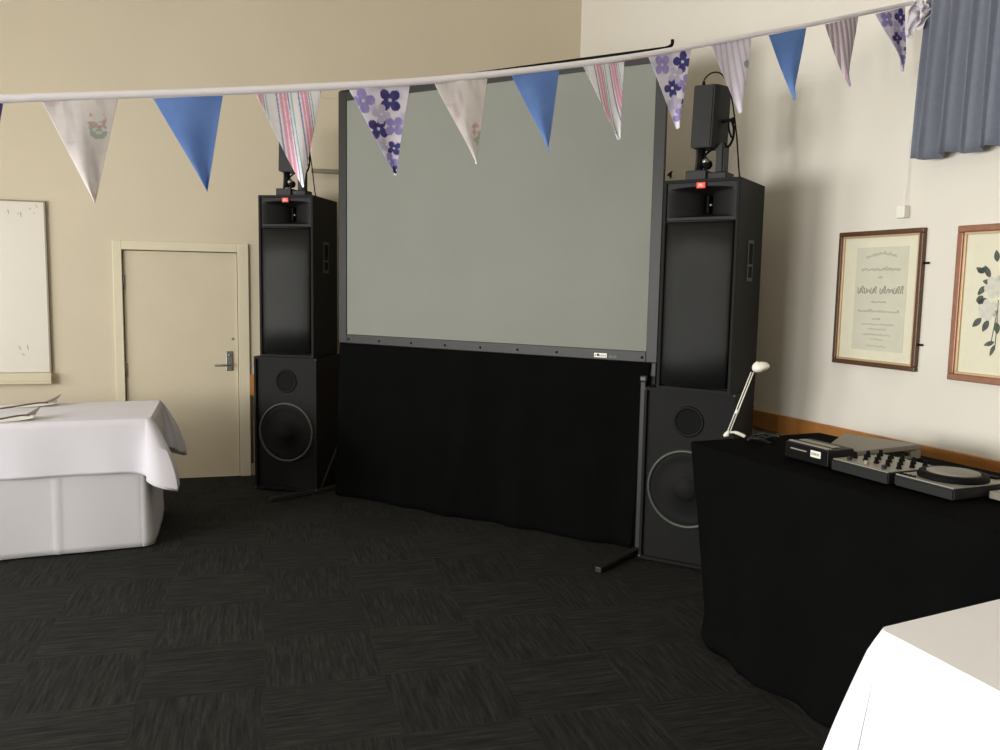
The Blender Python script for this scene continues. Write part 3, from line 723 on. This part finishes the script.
bmesh.ops.create_uvsphere(bm, u_segments=24, v_segments=16, radius=1)
for v in bm.verts:
    x, y, z = v.co; w_ = 1.0 if x < 0 else .85
    v.co = Mh @ Vector((x*.043, y*.036, z*(.037 if z > 0 else .024)*w_ + .006*x*-1))
finish('lamp_head', bm, WHT, lm, True)
# ------------------------------------------------------------------ things on the right wall
def rw(x, y): p = pl(x, y, COR, DR); l = M_inv @ p; return l.x, l.z
def rwthing(name, label, cat, s, z):                 # local x along the wall away from the corner, y = into the room
    o = thing(name, label, cat, RW @ Vector((s, 0, z))); o.rotation_euler = (0, 0, math.atan2(DR.y, DR.x)); return o
NSG = -1 if (M_inv.to_3x3() @ Vector((0, 0, 0))).y else -1
# rotate frame: x=DR, its left normal is (-DR.y, DR.x) = pointing right/outside; so into room is -y
def picture(s0, s1, z0, z1, name, label, outer, slip, fw, paper):
    t = rwthing(name, label, 'picture', s0, z0); W = s1-s0; Hh = z1-z0
    def ring(b, a, c, y0, y1, bev=.003):
        box(b, (a, -y1, a), (W-a, -y0, a+c), bev); box(b, (a, -y1, Hh-a-c), (W-a, -y0, Hh-a), bev)
        box(b, (a, -y1, a+c), (a+c, -y0, Hh-a-c), bev); box(b, (W-a-c, -y1, a+c), (W-a, -y0, Hh-a-c), bev)
    loc(lambda b: ring(b, 0, fw, 0, .03, .005), 'frame', outer, t)
    loc(lambda b: ring(b, fw, .012, .004, .022, .002), 'slip', slip, t)
    loc(lambda b: box(b, (fw*.5, -.010, fw*.5), (W-fw*.5, -.003, Hh-fw*.5)), 'mount', paper, t)
    return t, W, Hh
s0, z1 = rw(843, 233); s1, _ = rw(928, 228.5); _, z0 = rw(834, 362)
cert, W, Hh = picture(s0, s1, z0, z1, 'framed_certificate', 'framed certificate with faded lettering in brown frame, left of the flower print', BROWNM, GILT2, .026, CREAMP)
loc(lambda b: box(b, (W*.22, -.0115, Hh*.12), (W*.83, -.0100, Hh*.88)), 'document', PAPER2, cert)
rr = random.Random(4)
def squig(b, xc, zc, wd, ht, thick, n, arc=0, slant=.0, skip=None):
    # a row of pen-like strokes
    x = xc-wd/2; st = wd/n
    for i in range(n):
        if skip and i in skip: x += st; continue
        za = zc + arc*math.cos((x-xc)/wd*math.pi); k = rr.choice((0, 1, 2)); hh = ht*rr.uniform(.55, 1)
        y = -.0122
        pts = {0: [(0, 0), (.1, hh), (.5, hh*.9), (.45, .1*hh), (.8, 0)], 1: [(0, hh*.8), (.1, 0), (.6, 0), (.7, hh*.7)], 2: [(0, 0), (.15, hh*.6), (.6, hh*.65), (.7, 0)]}[k]
        pts = [Vector((x+px*st+slant*pz, y, za+pz)) for px, pz in pts]
        tube(b, curve(pts, 3), thick, 4); x += st
cx = W*.525; h = Hh; ROWS = []
def squigrow(*a, **k): loc(lambda b: squig(b, *a, **k), 'lettering_line', INK, cert)
squigrow(cx, h*.80, W*.36, .016, .0012, 12, .02)
squigrow(cx, h*.71, W*.46, .018, .0016, 13)
squigrow(cx, h*.655, W*.05, .012, .0012, 2)
squigrow(cx, h*.475, W*.18, .012, .0012, 7)
squigrow(cx, h*.405, W*.50, .014, .0013, 16)
squigrow(cx-.01, h*.35, W*.10, .010, .001, 4)
for zz, ww in ((.31, .40), (.275, .22), (.235, .34), (.20, .16), (.15, .24)): squigrow(cx, h*zz, W*ww, .010, .001, int(ww*32))
for xo, wo, no in ((-.15, .24, 6), (.14, .28, 7)):
    loc(lambda b: squig(b, W*(.525+xo), Hh*.545, W*wo, .038, .0022, no, 0, .15), 'lettering_word', INKD, cert)
for px, py in ((929.5, 263), (923, 345)):
    s, z = rw(px, py)
    loc(lambda b: (tube(b, [(s-s0-.03, -.012, z-z0), (s-s0+.006, -.012, z-z0)], .006, 8)), 'frame_clip', BLK, cert)
s0, z1 = rw(962, 226); _, z0 = rw(949, 379)
flw, W, Hh = picture(s0, s0+.56, z0, z1, 'framed_flower_print', 'copper-framed print of pale flowers with dark leaves, at the right edge', GILT, GILT2, .034, CREAMP)
# botanical drawing, laid flat on the paper
def leaf(b, x, z, a, L_, w, y=-.0112):
    n = 8; up = []; dn_ = []
    for i in range(n+1):
        t = i/n; hh = w*math.sin(math.pi*t)**.8*(1-.3*t); c = math.cos(a); s = math.sin(a)
        up.append((x+L_*t*c-hh*s, z+L_*t*s+hh*c)); dn_.append((x+L_*t*c+hh*s, z+L_*t*s-hh*c))
    pts = up+dn_[1:-1][::-1]; lo = [b.verts.new((p[0], y, p[1])) for p in pts]; b.faces.new(lo)
def fp(px, py): s, z = rw(px, py); return s-s0, z-z0
def leaves(b):
    for px, py, a, L_, w in ((986, 273, 150, .045, .013), (987, 286, 230, .05, .014), (993, 312, 150, .05, .014), (998, 322, 280, .05, .015), (988, 304, 170, .045, .013), (990, 268, 200, .05, .013), (994, 283, 170, .045, .013), (992, 278, 120, .06, .014), (999, 262, 100, .05, .014), (985, 296, 215, .04, .013), (990, 300, 190, .05, .014), (983, 318, 225, .055, .015), (990, 320, 245, .055, .015), (992, 298, 60, .04, .012), (996, 342, 200, .05, .011), (996, 345, 250, .05, .010), (1003, 270, 60, .06, .015), (1010, 300, 10, .06, .016), (1006, 330, -20, .06, .014), (1008, 285, 40, .05, .014)):
        x, z = fp(px, py); leaf(b, x, z, math.radians(a), L_*1.2, w*1.25)
    for p in (((996, 350), (998, 330), (1000, 300)), ((992, 345), (996, 325), (999, 310)),):
        q = [fp(*v) for v in p]; tube(b, curve([(v[0], -.0112, v[1]) for v in q], 4), .002, 5)
loc(leaves, 'printed_leaves', LEAFM, flw)
for px, py, r in ((997, 287, .05), (989, 310, .045), (1012, 275, .05), (1006, 312, .05)):
    def petals(b):
        x, z = fp(px, py); c = b.verts.new((x, -.0116, z)); rim = []
        for k in range(60):
            a = k*math.pi/30; q = r*1.2*(.72+.28*abs(math.sin(3*a+px))); rim.append(b.verts.new((x+q*math.cos(a), -.0116, z+q*math.sin(a))))
        for k in range(60): b.faces.new((c, rim[k], rim[(k+1) % 60]))
    loc(petals, 'printed_blossom', PETM, flw)
# curtain cord weight
s, z = rw(906, 212)
cw = rwthing('curtain_cord_weight', 'small white cord holder on the wall above the framed certificate', 'cord holder', s, z-.035)
loc(lambda b: box(b, (-.028, -.045, 0), (.028, 0, .068), .006), 'casing', WHT, cw)
loc(lambda b: tube(b, [(.008, -.02, .066), (.012, -.02, .43)], .0018, 6), 'cord', TAPE, cw)
# curtain
sc0, zc0 = rw(911, 160); sc0 += .0
zc0 = pl(911, 160, COR+NR*.10, DR).z; sc0 = (pl(911, 160, COR+NR*.10, DR)-COR).dot(DR)-.008
zhi = 3.55
def cur(u, v):                                       # u along, v up
    Lc_ = 1.9; s = sc0+Lc_*u
    x = s; ph = 2*math.pi*s/.125+1.6*math.sin(s*3.1)+.9*math.sin(s*7.3)
    amp = .030*(1-.35*v)+.008*math.sin(s*13)
    y = .10+amp*math.sin(ph+.25*math.sin(v*5+s*4))+.012*math.sin(2*ph)
    return RW @ Vector((x+.012*math.cos(ph)*(1-v)+.05*v*max(0, 1-u*4), y, zc0+(zhi-zc0)*v+.012*math.sin(ph*.5)*(1-v) + .01*(1-v)*u))
bm = NB(); grid(bm, cur, 330, 16); o = finish('curtain', bm, CURT, None, True); solid(o, .003); tag(o, 'slate blue pleated curtain hanging high on the right wall', 'curtain')
# small hook on the wall between screen and right loudspeaker
s, z = rw(671, 174)
hk = rwthing('wall_hook', 'tiny dark hook on the wall between screen edge and right loudspeaker', 'hook', s, z)
loc(lambda b: tube(b, curve([(0, 0, -.01), (0, -.03, -.01), (.03, -.035, .0), (.06, -.03, .012)], 4), .005, 6), 'hook_arm', BLK, hk)
loc(lambda b: box(b, (-.012, -.006, -.03), (.012, 0, .012), .002), 'plate', BLK, hk)
# ------------------------------------------------------------------ items on the left table
def leafpaper(name, label, P, L_, W_, rz, curl):
    bm = NB()
    def g(u, v): return Vector((-L_*(1-u), W_*(v-.5), .003+curl*max(0, (u-.8)/.2)**2*(.7+.3*v)+.004*math.sin(u*5)**2))
    grid(bm, g, 30, 6); o = finish(name, bm, PAPER, None, True); solid(o, .0012, 1)
    o.location = P; o.rotation_euler = (0, 0, rz); return tag(o, label, 'paper', 'curling papers on the left table')
P1 = fl(57, 405.0, zl+.004); P2 = fl(36, 419, zl+.004); ea = math.atan2(e.y, e.x)
leafpaper('paper_sheet', 'white paper with curled tip at the back of the left table', (P1.x, P1.y, zl+.003), .75, .15, ea+.03, .020)
leafpaper('paper_sheet', 'white paper with curled tip near the front edge of the left table', (P2.x, P2.y, zl+.003), .6, .15, ea+.03, .022)
def utens(cx0, cy0, cx1, cy1, label):
    A_ = fl(cx0, cy0, zl+.02); B_ = fl(cx1, cy1, zl+.02); d = B_-A_; L_ = d.length
    bm = NB(); tube(bm, curve([(0, 0, .0), (L_*.3, 0, .004), (L_*.6, 0, .008), (L_*.8, 0, .003)], 6), .005, 6)
    def g(u, v): return Vector((L_*(.74+.30*u), (v-.5)*.05*math.sin(math.pi*min(1, .15+u*.85)), .004+.045*u*u+.004*abs(v-.5)))
    grid(bm, g, 14, 4)
    o = finish('serving_utensil', bm, STEELD, None, True); o.location = A_+Vector((0, 0, .002)); o.rotation_euler = (0, 0, math.atan2(d.y, d.x)); solid(o, .002)
    return tag(o, label, 'utensil', 'utensils on the left table')
STEELD = mat('dull_steel', srgb(112, 104, 92), .6, .1)
utens(0, 409, 59, 402, 'long thin grey utensil with upturned tip at the back of left table')
utens(-12, 421.5, 39, 414.5, 'thin grey utensil with upturned tip near the front of left table')
# ------------------------------------------------------------------ bunting
PBn = Vector((2.09, 4.52, 0)); 
P80 = Vector((-1.43*1.0, 2.87, 0)); DBn = (PBn-P80).normalized(); NBn = Vector((DBn.y, -DBn.x, 0))
WHITE = (.82, .79, .84)
def lin(*c): return srgb(*c)[:3]
def noise2(x, y, s):
    def h(i, j): 
        v = math.sin(i*127.1+j*311.7+s*74.7)*43758.5453; return v-math.floor(v)
    i, j = math.floor(x), math.floor(y); a, b = x-i, y-j; a = a*a*(3-2*a); b = b*b*(3-2*b)
    return (h(i, j)*(1-a)+h(i+1, j)*a)*(1-b)+(h(i, j+1)*(1-a)+h(i+1, j+1)*a)*b
def mixc(a, b, t): return tuple(x*(1-t)+y*t for x, y in zip(a, b))
def p_blue(x, y, s): return mixc(lin(110, 148, 216), lin(124, 162, 228), noise2(x*14, y*14, s))
def p_stripe(x, y, s):
    base = lin(246, 245, 248); V, K, G = (158, 156, 200), (238, 172, 196), (160, 206, 204)
    cols = [(.20, .235, V), (.28, .345, K), (.37, .43, K), (.455, .475, V), (.52, .545, G), (.68, .715, V), (.75, .80, K), (.82, .89, K), (.91, .93, V), (.965, .985, G)]
    t = (x/.165+.5+s*.0+(.03 if s > 5 else 0)) % 1
    for a, b, c in cols:
        if a <= t < b: return lin(*c)
    return base
def p_cream(x, y, s):
    c = lin(238, 233, 232)
    n = noise2(x*60, y*16, s); c = mixc(c, lin(196, 188, 190), .6*max(0, n-.45)/.55)
    n = noise2(x*22+9, y*22, s+3)
    if n > .86: c = mixc(c, lin(214, 178, 182), .35)
    cx, cy = (.04, .10) if s % 2 else (.03, .24)
    d = math.hypot(x-cx, y-cy)
    if d < .03 and noise2(x*110, y*110, s) > .5: c = mixc(c, lin(140, 178, 156), .6)
    if math.hypot(x-cx, y-cy+.035) < .03 and noise2(x*80, y*80, s+1) > .5: c = mixc(c, lin(212, 150, 158), .6)
    return c
FL = {0: [(.045, .05, .046, 0), (-.065, .045, .045, 1), (-.022, .155, .042, 0), (.045, .15, .040, 1), (.0, .10, .036, 2), (.03, .235, .028, 0), (.0, .285, .034, 1), (-.02, .22, .03, 2), (.02, .325, .02, 0)]}
def p_purple(x, y, s):
    c = lin(240, 236, 248); sh = (s % 3)*.012
    c = mixc(c, lin(190, 184, 214), .8*max(0, noise2(x*26, y*26, s)-.5)*2)
    for fx, fy, r, k in FL[0]:
        fx += (.02 if s % 2 else 0)-sh; 
        dx, dy = x-fx, y-fy; d = math.hypot(dx, dy); a = math.atan2(dy, dx)+fx*20
        if d < r*(.42+.66*abs(math.cos(2*a))**.7) and d > r*.16:
            col = ((64, 58, 128), (158, 148, 208), (196, 190, 216))[k]
            c = mixc(lin(*col), lin(*[min(255, q+22) for q in col]), noise2(x*70, y*70, s))
    return c
def p_pale(x, y, s):
    c = lin(240, 236, 246)
    if ((x/.034) % 1) < .35: c = mixc(c, lin(206, 196, 222), .7)
    if math.hypot(x-.07, y-.12) < .018: c = lin(160, 180, 176)
    return c
def p_thin(x, y, s):
    t = (x/.03) % 1
    return lin(236, 232, 230) if t < .45 else (lin(214, 172, 186) if t < .72 else lin(176, 170, 196))
flags = [
 ((42, 101.5), (118, 99), (95, 203.5), p_cream, 1, 'cream flag with faint print and a green-pink posy, hanging furthest left'),
 ((153, 98.5), (223, 95.5), (207.5, 191.5), p_blue, 2, 'plain blue flag above the cream door'),
 ((256, 94), (321, 91), (304, 187.5), p_stripe, 3, 'pink and white striped flag in front of the left stage light'),
 ((349, 90), (410, 85.5), (396, 175.5), p_purple, 4, 'purple flower flag over the left edge of the screen'),
 ((434.5, 83), (487.5, 78.5), (476, 164.5), p_cream, 6, 'cream flag with faint print hanging in front of the screen'),
 ((512, 75.5), (559.5, 70), (548, 151.5), p_blue, 6, 'plain blue flag hanging in front of the screen'),
 ((582.5, 66), (624.5, 61.5), (618.5, 140.5), p_stripe, 7, 'pink striped flag in front of the screen, beside a blue flag'),
 ((648, 57), (690.5, 49), (680, 128.5), p_purple, 9, 'purple flower flag over the right edge of the screen'),
 ((710, 45), (751, 37.5), (740, 113.5), p_pale, 10, 'pale lilac flag beside the right stage light'),
 ((769, 35), (806, 28), (793.5, 100), p_blue, 12, 'plain blue flag in front of the right wall'),
 ((825, 24.5), (858, 16.5), (849, 87), p_thin, 13, 'thin pink striped flag in front of the right wall'),
 ((875, 14), (906, 6.5), (900, 72.5), p_purple, 15, 'purple flower flag next to the curtain'),
]
def flag(A_, B_, T_, fn, seed, label):
    A3 = pl(A_[0], A_[1], PBn, DBn); B3 = pl(B_[0], B_[1], PBn, DBn); T3 = pl(T_[0], T_[1], PBn, DBn)
    mid = (A3+B3)/2; ex = (B3-A3); wd = ex.length
    rnd = random.Random(seed); k1, k2 = rnd.uniform(-.03, .03), rnd.uniform(0, 6)
    T3 = T3 + NBn*rnd.uniform(-.02, .02)
    bm = NB(); nu, nvv = 96, 84; lay = bm.loops.layers.float_color.new('print') if hasattr(bm.loops.layers, 'float_color') else None
    org = mid.copy()
    vs = []; cc = {}
    for j in range(nvv+1):
        v = j/nvv; row = []
        Lp = A3.lerp(T3, v); Rp = B3.lerp(T3, v); n_ = nu if j < nvv else 0
        for i in range(nu+1):
            u = i/nu; p = Lp.lerp(Rp, u)
            w = .012*math.sin(u*5+k2+v*2)*(.3+v)*(1-v*.3)+k1*v*math.sin(v*3)
            q = p+NBn*w-org
            if j == nvv and i > 0: row.append(row[0]); continue
            vt = bm.verts.new(q); row.append(vt)
            x = (u-.5)*wd*(1-v); cc[vt] = fn(x*1.0, v*.344, seed)
        vs.append(row)
    for j in range(nvv):
        for i in range(nu):
            q = list(dict.fromkeys((vs[j][i], vs[j][i+1], vs[j+1][i+1], vs[j+1][i])))
            if len(q) > 2:
                fc = bm.faces.new(q); fc.smooth = True
                for lp_ in fc.loops: lp_[lay] = cc[lp_.vert]+(1,)
    o = finish('flag', bm, PRINT, None, True); o.location = org; solid(o, .0012)
    return tag(o, label, 'bunting flag', 'triangular bunting flags on the white tape')
fs = thing('bunting', 'string of patterned triangular flags on white tape across the room', 'bunting', pl(500, 77, PBn, DBn))
def sub(o): 
    o.parent = fs; o.location = o.location-fs.location
    for k in ('category', 'group'): 
        if k in o: del o[k]
for F in flags:
    sub(flag(*F))
# edge of the next flag at the frame's left edge
sub(flag((-60, 103), (3.5, 102.5), (-15, 205), p_purple, 21, 'purple flower flag cut off at the left edge of the photo'))
# tape
pts = [(-70, 99, 9.0), (0, 99, 9), (42, 97.5, 8.4), (118, 95, 8), (223, 91.5, 8), (321, 87, 8), (410, 82, 7.5), (487, 75, 7), (560, 66.5, 6.5), (624, 58, 6), (690, 47, 5.5), (751, 35.5, 5), (806, 25.5, 4.5), (858, 14.5, 4.5), (906, 4.5, 4), (914, 3, 4)]
cen = curve([Vector((a, b, c)) for a, b, c in pts], 8)
bm = NB(); rows = []
for c in cen:
    up = pl(c.x, c.y-c.z/2, PBn, DBn)-NBn*-.003; dn2 = pl(c.x, c.y+c.z/2, PBn, DBn)-NBn*-.003
    wv = NBn*.002*math.sin(c.x*.21)
    rows.append([bm.verts.new(up+wv-fs.location), bm.verts.new((up+dn2)/2+NBn*.003-fs.location), bm.verts.new(dn2-wv-fs.location)])
a0 = [v.co.copy() for v in rows[0]]; w0 = a0[1]+fs.location
Lt = .97*(LW-w0).dot(NL)/DBn.dot(NL)                      # on to the left wall
for i in range(1, 25):
    t = i/24; rows.insert(0, [bm.verts.new(c+DBn*(Lt*t)+Vector((0, 0, .35*t*t))) for c in a0])
for a, b in zip(rows, rows[1:]):
    for k in range(2): q = bm.faces.new((a[k], b[k], b[k+1], a[k+1])); q.smooth = True
o = finish('tape', bm, TAPE, fs, True); solid(o, .0015)
# knotted tail at the curtain
bm = NB()
def P(x, y, o=0): return pl(x, y, PBn, DBn)+NBn*o-fs.location
def ribbon(pts, w, sd):
    c = curve([P(*p) for p in pts], 10); n = len(c)
    def g(u, v):
        i = min(n-1, int(u*(n-1)+.5)); p = c[i]; q = w*(.45+.55*math.sin(math.pi*min(1, u*1.1+.1)))
        return p + DBn*((v-.5)*q) + NBn*(.012*math.sin(v*9+u*7+sd)+.01*math.sin(u*13+sd)) + Vector((0, 0, .01*math.sin(v*6+sd)))
    grid(bm, g, n-1, 12)
ribbon([(913, 3, .02), (910, 12, .04), (907, 24, .035), (905, 38, .02)], .10, 0)
ribbon([(914, 3, .03), (917, 12, .06), (913, 22, .07), (909, 31, .05)], .09, 2)
ribbon([(912, 4, .05), (909, 11, .08), (913, 17, .08), (916, 10, .06)], .06, 4)
k = finish('knot', bm, TAPE, fs, True); solid(k, .002); k['label'] = 'bunched white tape tied at the curtain end'
# ------------------------------------------------------------------ world and view
W_ = bpy.data.worlds.new('world'); SC.world = W_; W_.use_nodes = True
bg = W_.node_tree.nodes['Background']; bg.inputs[0].default_value = (.8, .88, 1, 1); bg.inputs[1].default_value = .6
vs_ = SC.view_settings; SC.display_settings.display_device = 'sRGB'
vs_.view_transform = 'Standard'; vs_.look = 'None'; vs_.gamma = 1; vs_.exposure = 0; vs_.use_curve_mapping = False
